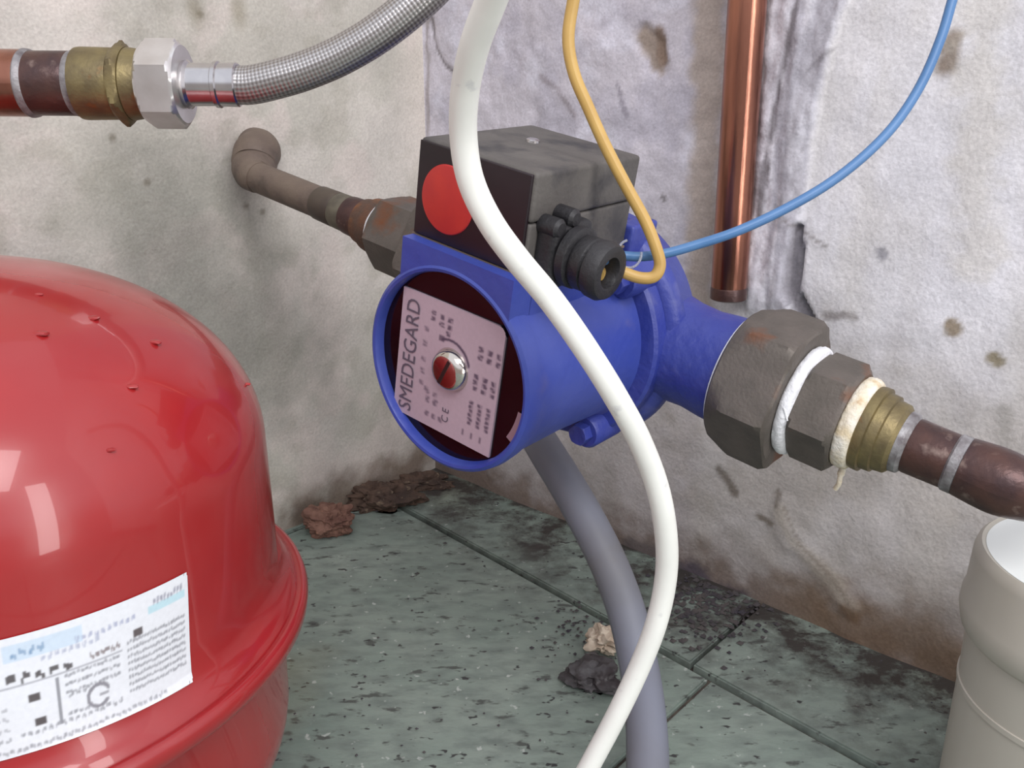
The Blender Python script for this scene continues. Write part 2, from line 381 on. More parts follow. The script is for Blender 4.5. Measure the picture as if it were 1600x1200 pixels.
# ================================================================== SETTING
def axis_grid(dense0, dense1, step, lo, hi, big):
    a = list(np.arange(dense0, dense1 + 1e-9, step))
    x = dense0 - big; pre = []
    while x > lo: pre.append(x); x -= big
    if lo < dense0: pre.append(lo)
    x = a[-1] + big; post = []
    while x < hi: post.append(x); x += big
    if hi > a[-1]: post.append(hi)
    return np.array(sorted(pre) + a + post)
def wall(name, D, N, colfn, hfn, umax):
    u = axis_grid(0.0, .76, .0024, 0, umax, .04); z = axis_grid(FLOOR_Z - .006, .135, .0024, FLOOR_Z - .006, .9, .05)
    Ug, Zg = np.meshgrid(u, z, indexing='ij')
    h = hfn(Ug, Zg); h = h * sstep(0, .004, Ug)
    P = np.zeros(Ug.shape + (3,))
    P[..., 0] = CORNER[0] + D[0] * Ug + N[0] * h; P[..., 1] = CORNER[1] + D[1] * Ug + N[1] * h; P[..., 2] = Zg
    nu, nz_ = Ug.shape; idx = np.arange(nu * nz_).reshape(nu, nz_)
    q = np.stack([idx[:-1, :-1], idx[1:, :-1], idx[1:, 1:], idx[:-1, 1:]], -1).reshape(-1, 4)
    e1 = np.array([D[0], D[1], 0]); fn = np.cross(e1, [0, 0, 1.])
    if fn[:2] @ N < 0: q = q[:, ::-1]
    cols = colfn(Ug, Zg).reshape(-1, 3)
    V = P.reshape(-1, 3)
    # thickness: a back slab
    def back(uu, zz): return np.array([[CORNER[0] + D[0] * uu - N[0] * .06, CORNER[1] + D[1] * uu - N[1] * .06, zz]])
    bk = np.vstack([back(0, FLOOR_Z), back(umax, FLOOR_Z), back(umax, .9), back(0, .9)])
    n0 = len(V); V = np.vstack([V, bk]); cols = np.vstack([cols, np.tile(cols[:1], (4, 1))])
    f = q.tolist()
    f.append([n0, n0 + 3, n0 + 2, n0 + 1] if fn[:2] @ N > 0 else [n0, n0 + 1, n0 + 2, n0 + 3])
    f.append([int(idx[-1, 0]), n0 + 1, n0 + 2, int(idx[-1, -1])]); f.append([int(idx[0, -1]), int(idx[-1, -1]), n0 + 2, n0 + 3])
    return obj(name, V, f, M['wall'], cols=cols, kind='structure', loc=(CORNER[0], CORNER[1], FLOOR_Z))
def mixc(c, col, w):
    col = np.array(lin(col)); return c * (1 - w[..., None]) + col * w[..., None]
def pl(fn, pts): return [fn(*p) for p in pts]

def left_col(U, Z):
    c = np.zeros(U.shape + (3,)) + np.array(lin((208, 202, 194)))
    c = mixc(c, (194, 190, 180), sstep(.42, .68, fbm(U, Z, 14, 3)))
    c = mixc(c, (214, 203, 196), sstep(.5, .72, fbm(U, Z, 22, 11)) * .7)
    c = mixc(c, (176, 172, 160), sstep(.56, .75, fbm(U, Z, 40, 21)) * .5)
    c = mixc(c, (228, 218, 208), sstep(.05, .0, np.abs(U - .0)) * sstep(-.16, -.02, Z) * .6)  # bright strip up the corner: light painted into the plaster colour
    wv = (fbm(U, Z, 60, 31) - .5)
    # greyer patch beside the tank, and dirt running up from the floor near the corner
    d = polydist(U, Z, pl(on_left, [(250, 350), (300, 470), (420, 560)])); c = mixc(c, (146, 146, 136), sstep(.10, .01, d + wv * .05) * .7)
    d = polydist(U, Z, pl(on_left, [(470, 800), (560, 765), (640, 735), (672, 700)])); c = mixc(c, (112, 92, 76), sstep(.035, .002, d + wv * .03) * .8)
    d = polydist(U, Z, pl(on_left, [(40, 0), (60, 70)])); c = mixc(c, (224, 218, 210), sstep(.09, .0, d) * .5)
    for p in [(384, 322), (312, 22), (410, 330), (175, 215), (230, 285)]:
        uu, zz = on_left(*p); c = mixc(c, (112, 104, 88), sstep(.0045, .001, np.hypot(U - uu, Z - zz) + wv * .003) * .7)
    for p in [(305, 20), (372, 18)]:
        uu, zz = on_left(*p); c = mixc(c, (140, 130, 108), sstep(.02, .002, np.hypot((U - uu) * 2, Z - zz) + wv * .01) * .5)
    return c
def left_h(U, Z):
    return (fbm(U, Z, 7, 41) - .5) * .004 + (fbm(U, Z, 45, 43) - .5) * .0010
GROOVE = [(1248, 352), (1246, 360), (1246, 380), (1240, 420), (1238, 458), (1248, 482), (1260, 506)]
STRIPR = [(1323, 0), (1287, 125), (1267, 250), (1254, 333), (1250, 417), (1250, 470), (1262, 500)]
def right_masks(U, Z):
    s_r = pl(on_right, STRIPR); zs = np.array([q[1] for q in s_r]); us = np.array([q[0] for q in s_r])
    o = np.argsort(zs); edge = np.interp(Z, zs[o], us[o]); ul, _ = on_right(1182, 250)
    wob = (fbm(U, Z, 70, 51) - .5) * .008
    strip = sstep(ul - .004, ul + .004, U + wob) * sstep(edge + .0015, edge - .0015, U + wob * .5) * sstep(on_right(1255, 525)[1], on_right(1255, 470)[1], Z)
    g = polydist(U, Z, pl(on_right, GROOVE)); gw = .0022 + .0036 * sstep(on_right(1248, 345)[1], on_right(1240, 400)[1], Z); groove = sstep(gw * 1.25, gw * .75, g + wob * .35)
    return strip, groove, edge
def right_col(U, Z):
    c = np.zeros(U.shape + (3,)) + np.array(lin((230, 228, 234)))
    wv = fbm(U, Z, 60, 61) - .5
    c = mixc(c, (216, 212, 210), sstep(.4, .7, fbm(U * 1.6, Z * .5, 16, 62)) * .7)
    # left part: older lavender-grey plaster
    ul, _ = on_right(1120, 250); old = sstep(ul + .01, ul - .01, U)
    c = mixc(c, (208, 203, 212), old)
    c = mixc(c, (188, 184, 196), old * sstep(.45, .7, fbm(U, Z, 25, 63)) * .8)
    c = mixc(c, (220, 218, 230), old * sstep(.55, .75, fbm(U, Z, 40, 64)) * .8)
    # darker low on the wall, browner at the foot
    low = sstep(-.12, -.24, Z + wv * .06); c = mixc(c, (182, 174, 166), low * .6)
    c = mixc(c, (150, 140, 126), low * sstep(.45, .7, fbm(U, Z, 18, 65)) * .35)
    ft = sstep(.055, .004, Z - FLOOR_Z + wv * .05); c = mixc(c, (112, 92, 76), ft * .8)
    d = polydist(U, Z, pl(on_right, [(1330, 985), (1420, 1000), (1530, 1040)])); c = mixc(c, (118, 96, 76), sstep(.07, .0, d + wv * .04) * .75)
    # brown band left of the copper pipe
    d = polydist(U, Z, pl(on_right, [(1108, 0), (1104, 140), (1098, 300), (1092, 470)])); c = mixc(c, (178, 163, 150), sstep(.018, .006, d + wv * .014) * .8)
    strip, groove, edge = right_masks(U, Z)
    st = fbm(U * 5, Z * .35, 40, 66)
    c = mixc(c, (218, 216, 224), strip); c = mixc(c, (168, 164, 174), strip * sstep(.5, .64, st) * .7)
    c = mixc(c, (176, 172, 180), strip * sstep(.5, .7, fbm(U, Z, 90, 67)) * .6)
    d = np.abs(U - (edge - .011)); c = mixc(c, (176, 173, 182), strip * sstep(.011, .006, d) * sstep(on_right(1290, 260)[1], on_right(1300, 60)[1], Z) * .8)
    c = mixc(c, (134, 130, 136), groove)
    def crack(pts, w, col, k=1.0):
        nonlocal c
        d = polydist(U, Z, pl(on_right, pts)); c = mixc(c, col, sstep(w, w * .3, d + wv * w * 1.4) * k)
    crack([(1250, 0), (1238, 60), (1228, 104), (1215, 170), (1200, 260), (1190, 340)], .003, (112, 106, 110), .8)
    crack([(673, 30), (680, 75), (692, 103), (712, 116), (745, 121)], .003, (120, 112, 112), .7)
    crack([(665, 0), (667, 100), (668, 210)], .0035, (140, 130, 124), .6)
    crack([(845, 120), (872, 140), (898, 180)], .0035, (150, 140, 146), .6)
    crack([(1268, 108), (1300, 78)], .002, (130, 126, 130), .5)
    crack([(965, 130), (980, 180)], .0028, (140, 134, 146), .7)
    crack([(1218, 335), (1250, 358), (1290, 385)], .0018, (130, 122, 120), .6)
    crack([(1003, 58), (1022, 75), (1025, 98)], .012, (158, 142, 128), .9); crack([(1030, 52), (1034, 95)], .006, (140, 120, 106), .9)
    crack([(1493, 60), (1486, 90), (1478, 102)], .008, (136, 120, 106), .9)
    crack([(1486, 508), (1488, 516)], .006, (138, 122, 100), .9); crack([(1554, 560), (1560, 564)], .005, (146, 134, 108), .9)
    crack([(1290, 496), (1318, 494), (1338, 498)], .004, (130, 122, 120), .7)
    crack([(1035, 308), (1038, 312)], .003, (110, 104, 104), .8); crack([(1376, 395), (1378, 398)], .004, (150, 148, 156), .8)
    crack([(1122, 735), (1136, 752), (1146, 770)], .006, (110, 100, 90), .8); crack([(1185, 808), (1205, 818)], .004, (110, 98, 84), .8)
    crack([(1218, 800), (1232, 838), (1262, 870), (1300, 905), (1325, 945)], .009, (190, 180, 166), .45)
    crack([(1226, 795), (1250, 850), (1296, 896), (1328, 940)], .0022, (134, 122, 110), .5)
    crack([(1212, 790), (1214, 770)], .003, (110, 100, 90), .7)
    crack([(1320, 950), (1336, 966)], .008, (120, 96, 76), .8)
    crack([(1080, 890), (1110, 925), (1160, 940)], .017, (92, 86, 98), .85); crack([(985, 850), (1050, 880)], .012, (104, 98, 100), .7)
    crack([(1570, 640), (1568, 720)], .006, (172, 168, 164), .5); crack([(1540, 0), (1520, 400)], .02, (206, 200, 190), .5)
    return c
def right_h(U, Z):
    h = (fbm(U, Z, 8, 71) - .5) * .006 + (fbm(U, Z, 50, 73) - .5) * .0018
    strip, groove, edge = right_masks(U, Z)
    h = h + strip * (.004 + (fbm(U * 4, Z * .5, 45, 74) - .5) * .005 + (fbm(U, Z, 150, 76) - .5) * .003) - groove * .007
    ul, _ = on_right(1120, 250); h = h + sstep(ul + .01, ul - .01, U) * (fbm(U, Z, 70, 75) - .5) * .003 * sstep(-.2, -.1, Z)
    d = polydist(U, Z, pl(on_right, [(1218, 800), (1232, 838), (1262, 870), (1300, 905), (1325, 945)])); h = h + sstep(.016, .0, d + (fbm(U, Z, 60, 79) - .5) * .016) * .0018
    d = polydist(U, Z, pl(on_right, [(673, 30), (680, 75), (692, 103), (712, 116), (745, 121)])); h = h - sstep(.003, .0, d) * .002
    d = polydist(U, Z, pl(on_right, [(1003, 58), (1022, 75), (1025, 98)])); h = h - sstep(.012, .006, d) * .0025
    return h
wall('wall_left', DL, NL, left_col, left_h, 1.3)
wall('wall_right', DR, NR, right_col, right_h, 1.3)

# floor: bed with tile pieces
floor_bed_z = FLOOR_Z - .012
fx = [CORNER - (NL + NR) * .012, CORNER + DL * 1.3, CORNER + DL * 1.3 + DR * 1.3, CORNER + DR * 1.3]
v = [(q[0], q[1], z) for z in (floor_bed_z + .0085, floor_bed_z - .03) for q in fx]
floor = obj('floor', v, [(0, 1, 2, 3), (7, 6, 5, 4), (0, 4, 5, 1), (1, 5, 6, 2), (2, 6, 7, 3), (3, 7, 4, 0)], M['grout'], smooth=False, kind='structure', loc=(CORNER[0], CORNER[1], FLOOR_Z))
J0 = fl(1110, 1060)[:2]                                   # crossing of the joints
dB = nrm(J0 - fl(609, 784)[:2]); dC = nrm(J0 - fl(957, 1200)[:2])
J1 = fl(1082, 1041)[:2]; off1 = (J1 - J0) @ dB            # the row by the wall is shifted
TS = 0.40
def clip(poly, p, n):
    out = []
    for i in range(len(poly)):
        a, b = poly[i], poly[(i + 1) % len(poly)]; da, db = (a - p) @ n, (b - p) @ n
        if da >= 0: out.append(a)
        if (da >= 0) != (db >= 0): out.append(a + (b - a) * (da / (da - db)))
    return out
def tile(i, j, gap=.0030):
    sh = off1 if j >= 0 else 0.0
    x0, x1 = i * TS + sh + gap / 2, (i + 1) * TS + sh - gap / 2
    y0, y1 = j * TS + gap / 2, (j + 1) * TS - gap / 2
    poly = [J0 + dB * x + dC * y for x, y in ((x0, y0), (x1, y0), (x1, y1), (x0, y1))]
    if np.cross(poly[1] - poly[0], poly[2] - poly[1]) < 0: poly = poly[::-1]
    for n, c in ((NL, CORNER - NL * .006), (NR, CORNER - NR * .006)):
        poly = clip(poly, c, n)
        if len(poly) < 3: return
    poly = clip(poly, CORNER + DL * 1.29, -DL); poly = clip(poly, CORNER + DR * 1.29, -DR) if len(poly) > 2 else poly
    if len(poly) < 3: return
    dz = .0028 if j >= 0 else rnd.uniform(-.0003, .0003)
    bm = bmesh.new(); bot = [bm.verts.new((p[0], p[1], FLOOR_Z - .004)) for p in poly]; f = bm.faces.new(bot)
    r = bmesh.ops.extrude_face_region(bm, geom=[f]); tv = [g for g in r['geom'] if isinstance(g, bmesh.types.BMVert)]
    for q in tv: q.co.z = FLOOR_Z + dz
    bmesh.ops.recalc_face_normals(bm, faces=bm.faces[:])
    te = [e for e in bm.edges if all(abs(x.co.z - (FLOOR_Z + dz)) < 1e-6 for x in e.verts)]
    bmesh.ops.bevel(bm, geom=te, offset=.0012, segments=2, affect='EDGES')
    bm.verts.ensure_lookup_table(); bm.verts.index_update()
    obj('tile', [np.array(v.co) for v in bm.verts], [tuple(v.index for v in f.verts) for f in bm.faces], M['tile'], floor, auto=30); bm.free()
for i in range(-4, 4):
    for j in range(-4, 2): tile(i, j)

# ================================================================== PUMP
pump = thing('circulation_pump', L(0, -.05, .06), 'blue circulation pump with black terminal box, mounted between the two pipe runs', 'pump')
lathe('motor_housing', [(.006, .047), (.008, .0505), (.014, .0495), (.05, .0495), (.082, .051), (.088, .054), (.094, .054)], PO, PA, M['blue'], pump, seg=96)
# rim around the face
lathe('face_rim', [(.007, .0472), (-.0012, .0473), (-.0030, .0481), (-.0034, .0495), (-.0022, .0512), (.002, .0518), (.008, .0513), (.013, .0498), (.013, .047)], PO - PB * .0008, PA, M['blue'], pump, seg=96)
disc = lathe('face_disc', [(.0025, 0.0), (.0022, .030), (.0022, .0460), (.0022, .0474), (.0065, .0474)], PO - PB * .0008, PA, M['maroon'], pump, seg=96, label='dark maroon glossy disc recessed in the blue rim')
# flat blue neck carrying the terminal box
bevel_box('box_neck', PO, PB, PC, PA, (-.0355, .030, .0085), (.033, .0572, .075), M['blue'], pump, bev=.003)
nv = []; nf = []; nx = np.linspace(-.0350, .0330, 24)
for t_ in (-.0026, .012):
    for x_ in nx:
        nv += [L(x_, sqrt(max(0, .0500 ** 2 - x_ * x_)), t_), L(x_, .0568, t_)]
n2 = 48
for i in range(23):
    a_ = 2 * i
    nf += [(a_, a_ + 1, a_ + 3, a_ + 2), (n2 + a_, n2 + a_ + 2, n2 + a_ + 3, n2 + a_ + 1), (a_ + 1, n2 + a_ + 1, n2 + a_ + 3, a_ + 3), (a_, a_ + 2, n2 + a_ + 2, n2 + a_)]
nf += [(0, n2, n2 + 1, 1), (46, 47, n2 + 47, n2 + 46)]
obj('neck_apron', nv, nf, M['blue'], pump, auto=30)
# motor flange with lugs and bolts
vg = [lathe_geo([(.086, .052), (.087, .060), (.089, .0615), (.097, .0615), (.098, .060)], PO, PA, 72)]
obj('motor_flange', *merge(*vg), M['blue2'], pump, auto=35)
for k, deg in enumerate((48, 132, 228, 306)):
    a = radians(deg); c0 = L(.0575 * cos(a), .0575 * sin(a), .0)
    lg = lathe('flange_lug', [(.076, .0085), (.078, .0098), (.100, .0100), (.102, .0085)], c0, PA, M['blue2'], pump, seg=24)
    hexnut('flange_bolt', c0, PA, .070, .077, .0062, M['blue2'], lg, up=PC)
# volute body: flattened torus-like casing
prof = [(.097, .055), (.098, .063), (.102, .0665), (.107, .0675), (.110, .0655), (.114, .063), (.128, .061), (.138, .054), (.145, .040), (.149, .020), (.150, 0)]
lathe('volute_casing', prof, PO, PA, M['blue2'], pump, seg=96, auto=50)
for sgn in (1, -1):
    pr = [(.030, .030), (.050, .0300), (.060, .0280), (.072, .0272), (.084, .0285), (.0935, .0288)]
    lathe('pipe_port', pr, PS(0), PB * sgn, M['blue2'], pump, seg=64)
# drain rib on the underside
bevel_box('casting_rib', PO, PB, PC, PA, (.024, .050, .088), (.034, .0668, .112), M['blue2'], pump, bev=.002)
# rating plate (raster of worn print on a thin plate) ------------------------------------------------
def canvas(w, h, base): return np.zeros((h, w, 3)) + np.array(lin(base))
def rect(cv, x0, y0, x1, y1, col, k=1.0):
    H, Wd, _ = cv.shape; xa, xb = sorted((int(x0 * Wd), int(x1 * Wd))); ya, yb = sorted((int(y0 * H), int(y1 * H)))
    cv[ya:yb + 1, xa:xb + 1] = cv[ya:yb + 1, xa:xb + 1] * (1 - k) + np.array(lin(col)) * k
def blob_text(cv, x0, y0, x1, y1, col, n, seed, vertical=False, k=.7):
    r = random.Random(seed)
    for i in range(n):
        a = i / n; b = (i + .72) / n
        if vertical: rect(cv, x0 + (x1 - x0) * .12, y0 + (y1 - y0) * a, x1 - (x1 - x0) * .12, y0 + (y1 - y0) * b, col, k * .45)
        for q in range(3):
            s0 = r.random() * .5; s1 = s0 + .3 + r.random() * .3
            if vertical: rect(cv, x0 + (x1 - x0) * s0, y0 + (y1 - y0) * (a + (b - a) * q / 3), x0 + (x1 - x0) * min(1, s1), y0 + (y1 - y0) * (a + (b - a) * (q + .6) / 3), col, k)
            else: rect(cv, x0 + (x1 - x0) * (a + (b - a) * q / 3), y0 + (y1 - y0) * s0, x0 + (x1 - x0) * (a + (b - a) * (q + .6) / 3), y0 + (y1 - y0) * min(1, s1), col, k)
def blur(cv, n=1):
    for _ in range(n):
        p = np.pad(cv, ((1, 1), (1, 1), (0, 0)), 'edge')
        cv = (p[:-2, 1:-1] + p[2:, 1:-1] + p[1:-1, :-2] + p[1:-1, 2:] + 2 * p[1:-1, 1:-1]) / 6
    return cv
PQ = [(-.0366, -.0372), (.0290, -.0356), (.0298, .0322), (-.0354, .0306)]      # plate corners BL BR TR TL in the face plane
def plate_pt(u, v, t=.0010):
    a = np.array(PQ[0]) * (1 - u) * (1 - v) + np.array(PQ[1]) * u * (1 - v) + np.array(PQ[2]) * u * v + np.array(PQ[3]) * (1 - u) * v
    return L(a[0], a[1], t)
def plate_quad(u0, u1, v0, v1, t, m, name, parent, n=200, cv=None, round_tr=.06, **kw):
    vs = []; cs = []
    for j in range(n + 1):
        for i in range(n + 1):
            u = i / n; v = j / n
            vs.append(plate_pt(u0 + (u1 - u0) * u, v0 + (v1 - v0) * v, t)); H, Wd, _ = cv.shape
            cs.append(cv[min(H - 1, int(v * H)), min(Wd - 1, int(u * Wd))])
    fs = []
    for j in range(n):
        for i in range(n):
            du = (i + .5) / n - (1 - round_tr); dv = (j + .5) / n - (1 - round_tr)
            if du > 0 and dv > 0 and hypot(du, dv) > round_tr: continue
            fs.append((j * n + j + i, j * n + j + i + 1, (j + 1) * (n + 1) + i + 1, (j + 1) * (n + 1) + i))
    return obj(name, vs, fs, m, parent, cols=np.array(cs), **kw)
from math import hypot
cv = canvas(200, 200, (190, 168, 180)); ink = (86, 72, 92)
def group(u, v, cols, nn, seed, du=.082, w=.055, hgt=.10, k=.85):
    for c_ in range(cols): blob_text(cv, u + du * c_, v, u + du * c_ + w, v + hgt, ink, nn, seed + c_, True, k)
group(.30, .84, 1, 2, 1, hgt=.09); group(.385, .82, 2, 2, 2, hgt=.11); group(.46, .77, 1, 1, 12, hgt=.05)
for i, v_ in enumerate((.74, .62, .50, .40, .31)): group(.24, v_, 1, 1 + i % 2, 20 + i, hgt=.055, k=.5)
group(.30, .28, 1, 1, 31, hgt=.05, k=.5)
group(.78, .70, 3, 2, 40, hgt=.12); group(.765, .46, 3, 3, 50, hgt=.14); group(.755, .18, 3, 6, 60, hgt=.20, w=.05)
group(.32, .19, 2, 1, 70, hgt=.08, k=.6); group(.33, .08, 3, 1, 75, hgt=.06, k=.6, du=.07); group(.31, .26, 2, 1, 78, hgt=.05, k=.5)
for i in range(3): rect(cv, .72 + .085 * i, .075, .735 + .085 * i, .12, ink, .7)
# curved arrow above the screw
for a in np.linspace(20, 115, 60):
    r_ = .205; x = .52 + r_ * cos(radians(a)); y = .545 + r_ * sin(radians(a)); rect(cv, x - .007, y - .007, x + .007, y + .007, ink, .8)
rect(cv, .40, .715, .45, .755, ink, .8)
cv = blur(cv, 2)
# bevelled thin body under the print
bp = [plate_pt(u, v, t) for t in (.0022, .0012) for (u, v) in ((0, 0), (1, 0), (1, .93), (.93, 1), (0, 1))]
plate = obj('rating_plate', bp, [(4, 3, 2, 1, 0), (5, 6, 7, 8, 9)] + [(i, (i + 1) % 5, 5 + (i + 1) % 5, 5 + i) for i in range(5)], mat('plate_edge', (190, 168, 180)), pump, smooth=False, label='pinkish silver rating plate with grey print')
plate_quad(0, 1, 0, 1, .0010, M['print'], 'plate_print', plate, cv=cv, smooth=True)
def text(name, body, u, v, size, m, parent, t=.0006, sx_=1.0, width=None, bold=0.0):
    cu = bpy.data.curves.new(name, 'FONT'); cu.body = body; cu.size = size; cu.resolution_u = 3; cu.offset = bold
    to = bpy.data.objects.new(name, cu); COL.objects.link(to); bpy.context.view_layer.update()
    me = bpy.data.meshes.new_from_object(to); COL.objects.unlink(to); bpy.data.objects.remove(to)
    co = np.array([v_.co[:] for v_ in me.vertices]); w = co[:, 0].max() - co[:, 0].min(); k = (width / w) if width else 1
    e_u = nrm(plate_pt(0, 1) - plate_pt(0, 0)); e_v = -nrm(plate_pt(1, 0) - plate_pt(0, 0)); o0 = plate_pt(u, v, t)
    vs = [o0 + e_u * (c[0] - co[:, 0].min()) * k + e_v * c[1] * sx_ for c in co]
    return obj(name, vs, [tuple(reversed(p.vertices)) for p in me.polygons], m, parent, smooth=False)
text('maker_lettering', 'SMEDEGARD', .185, .045, .0125, M['ink'], plate, width=.0605)
text('ce_mark', 'C E', .575, .105, .0062, M['ink'], plate, width=.0075)
# vent screw
scr = lathe('vent_screw', [(.0042, .0115), (.0025, .0112), (.001, .0106), (-.001, .0098), (-.0024, .0086), (-.0030, .0070), (-.0031, 0)], L(-.0002, -.0002, -.001), PA, M['chrome'], pump, seg=64, label='chrome slotted vent screw')
sd = nrm(PC * .92 + PB * .38); sp = np.cross(PA, sd)
bevel_box('screw_slot', L(-.0002, -.0002, -.001), sd, sp, PA, (-.0072, -.0009, -.0034), (.0072, .0009, -.0028), mat('slot_dark', (70, 52, 52), rough=.4, metal=.6), scr, bev=.0001)
# small pale tag at the disc's right edge
tg = []
for r_ in (.0425, .0468):
    for k in range(9):
        a = radians(-22 + 22 * k / 8 * 1.0 - 6); tg.append(L(r_ * cos(a), r_ * sin(a), .0012))
obj('disc_tag', tg, [(i, i + 1, 9 + i + 1, 9 + i) for i in range(8)], mat('tag_pink', (150, 120, 130), rough=.4), pump, smooth=False)
# terminal box -----------------------------------------------------------------
box = bevel_box('terminal_box', PO, PB, PC, PA, (-.0352, .0572, .0052), (.0318, .0800, .085), M['blackdust'], pump, bev=.0015, label='black plastic terminal box with dusty top')
bevel_box('box_lid', PO, PB, PC, PA, (-.0355, .0805, .0050), (.0322, .1022, .0855), M['blackdust'], box, bev=.0022)
bevel_box('front_panel', PO, PB, PC, PA, (-.0345, .0580, .0036), (.0306, .1012, .0055), M['frontpanel'], box, bev=.0006)
lathe('red_cap', [(.006, .0158), (.0034, .0158), (.0029, .0154), (.0027, .0145), (.0027, .0)], L(-.0148, .0785, 0), PA, M['red'], box, seg=64, label='round red plastic cap')
lathe('box_screw', [(0, .0034), (.0012, .0032), (.0018, .0022), (.002, 0)], L(-.008, .1020, .052), PC, M['steel'], box, seg=20, label='bright screw head on the box top')
bevel_box('box_gasket', PO, PB, PC, PA, (-.036, .0562, .0042), (.0325, .0574, .085), mat('ochre_gasket', (112, 96, 84), rough=.8), box, bev=.0002)
# cable gland on the right flank
G0 = L(.0318, .0665, .024)
gl = bevel_box('cable_gland', G0, PB, PC, PA, (-.001, -.0150, -.0135), (.0105, .0140, .0150), M['black'], box, bev=.004, seg=4, label='black rubber cable gland')
lathe('gland_ring', [(.0100, .0115), (.0115, .0138), (.0155, .0138), (.0165, .0118)], G0, PB, M['black'], gl, seg=40)
lathe('gland_ring', [(.0160, .0112), (.0180, .0122), (.0225, .0122), (.0240, .0105)], G0 - PC * .001, PB, M['black'], gl, seg=40)
lathe('gland_collar', [(.0232, .0100), (.0245, .0128), (.0290, .0132), (.0318, .0118), (.0322, .0098), (.0318, .0070), (.0290, .0062), (.0250, .0060), (.0250, 0)], G0 - PC * .0015, PB, M['black'], gl, seg=40)
for dt, dc in ((-.010, .013), (.0, .016)):
    lathe('gland_stud', [(0, .0045), (.009, .0045), (.0105, .0030), (.0105, 0)], L(.0318, .0665 + dc, .024 + dt), PB, M['black'], gl, seg=20)

# ================================================================== RIGHT PIPE RUN
pr_ = thing('union_pipe_run', PS(.13), 'iron union nut, brass adaptor and tarnished copper elbow right of the blue pump', 'pipe')
lathe('gasket', [(.0915, .0300), (.0920, .0322), (.0935, .0322), (.0940, .0300)], PS(0), PB, M['tape'], pr_, seg=64, label='thin pale washer')
# big union nut: round at the pump side, hexagonal towards the pipe
def union_nut(parent, sgn):
    seg = 96; X, Y, Z = frame(PB * sgn, NUTUP); vs = []; fs = []; R = .0405; ap = R * cos(pi / 6)
    hs = [(.0935, .0345, 0), (.0945, .0358, 0), (.098, .0372, .25), (.102, .0395, .7), (.105, .0405, 1), (.1225, .0405, 1), (.1255, .0385, .9), (.1265, .0345, .5), (.1265, .0, 0)]
    for h, lim, q in hs:
        for k in range(seg):
            a = 2 * pi * k / seg; b = (a % (pi / 3)) - pi / 6; r = min(ap / cos(b), lim) if lim > 0 else 0
            vs.append(PS(0) + Z * h + (X * cos(a + pi / 6) + Y * sin(a + pi / 6)) * r)
    for i in range(len(hs) - 1):
        for k in range(seg):
            k2 = (k + 1) % seg; fs.append((i * seg + k, i * seg + k2, (i + 1) * seg + k2, (i + 1) * seg + k))
    fs.append(tuple(range(seg - 1, -1, -1)))
    return obj('union_nut', vs, fs, M['iron'], parent, auto=22)
union_nut(pr_, 1)
def wob(amp, seed):
    r = random.Random(seed); T = [[r.uniform(-amp, amp) for _ in range(64)] for _ in range(64)]
    return lambda i, k: T[i % 64][k % 64]
def tape_ring(s0, s1, r, parent, m, seed, sgn=1, name='seal_tape'):
    pts = [PS(sgn * (s0 + (s1 - s0) * k / 6)) for k in range(7)]
    return tube(name, pts, [r * .93, r * .99, r, r * 1.01, r, r * .985, r * .93], m, parent, seg=48, wob=wob(.012, seed))
tape_ring(.1262, .1325, .0285, pr_, M['tape'], 1)
hexnut('hex_adaptor', PS(0), PB, .1315, .1540, .0282, M['iron'], pr_, a0=pi / 6, up=NUTUP)
tape_ring(.1535, .1615, .0232, pr_, M['tapeold'], 2)
tube('tape_tail', catmull([PS(.158, -.0225, -.002), PS(.159, -.027, -.006), PS(.1595, -.031, -.006), PS(.1585, -.035, -.005)], 6), [.0018] * 6 + [.0013] * 13, M['tapeold'], pr_, seg=8)
tube('tape_tail', catmull([PS(.130, .006, -.0285), PS(.133, .000, -.0272)], 6), .0004, M['tape'], pr_, seg=6)
lathe('brass_adaptor', [(.1605, .0205), (.1630, .0212), (.1660, .0212), (.1665, .0195), (.1710, .0192), (.1716, .0178), (.1765, .0172), (.1785, .0150)], PS(0), PB, M['brass'], pr_, seg=48)
lathe('solder_joint', [(.1770, .0142), (.1785, .0152), (.1815, .0149), (.1830, .0132)], PS(0), PB, M['solder'], pr_, seg=40, label='grey solder joint by the brass adaptor')
lathe('copper_socket', [(.1820, .0128), (.1840, .0134), (.2010, .0131), (.2020, .0122)], PS(0), PB, M['copperdark'], pr_, seg=40)
lathe('solder_joint', [(.2005, .0126), (.2020, .0138), (.2060, .0138), (.2075, .0126)], PS(0), PB, M['solder'], pr_, seg=40, label='pale solder ring before the elbow')
e0 = PS(.2065); e1 = PS(.228); turn = nrm(PB * .55 + PA * .85 + PC * .10)
ebd = [e0, PS(.218), PS(.226), PS(.2325) + PA * .002, PS(.2385) + PA * .0075 + PC * .0005, PS(.242) + PA * .015 + PC * .001, PS(.245) + PA * .022 + PC * .0015]
ep = catmull(ebd, 8)
tube('copper_elbow', ep, [.0138 + (.0012 if k < 22 else 0) * sin(min(1, k / 22) * pi) for k in range(len(ep))], M['copperdark'], pr_, seg=40)
e2 = ebd[-1]
tube('pipe_tail', [e2 - nrm(ebd[-1] - ebd[-2]) * .002, e2 + nrm(ebd[-1] - ebd[-2]) * .04, e2 + nrm(ebd[-1] - ebd[-2]) * .08], .0122, M['copperdark'], pr_, seg=32)

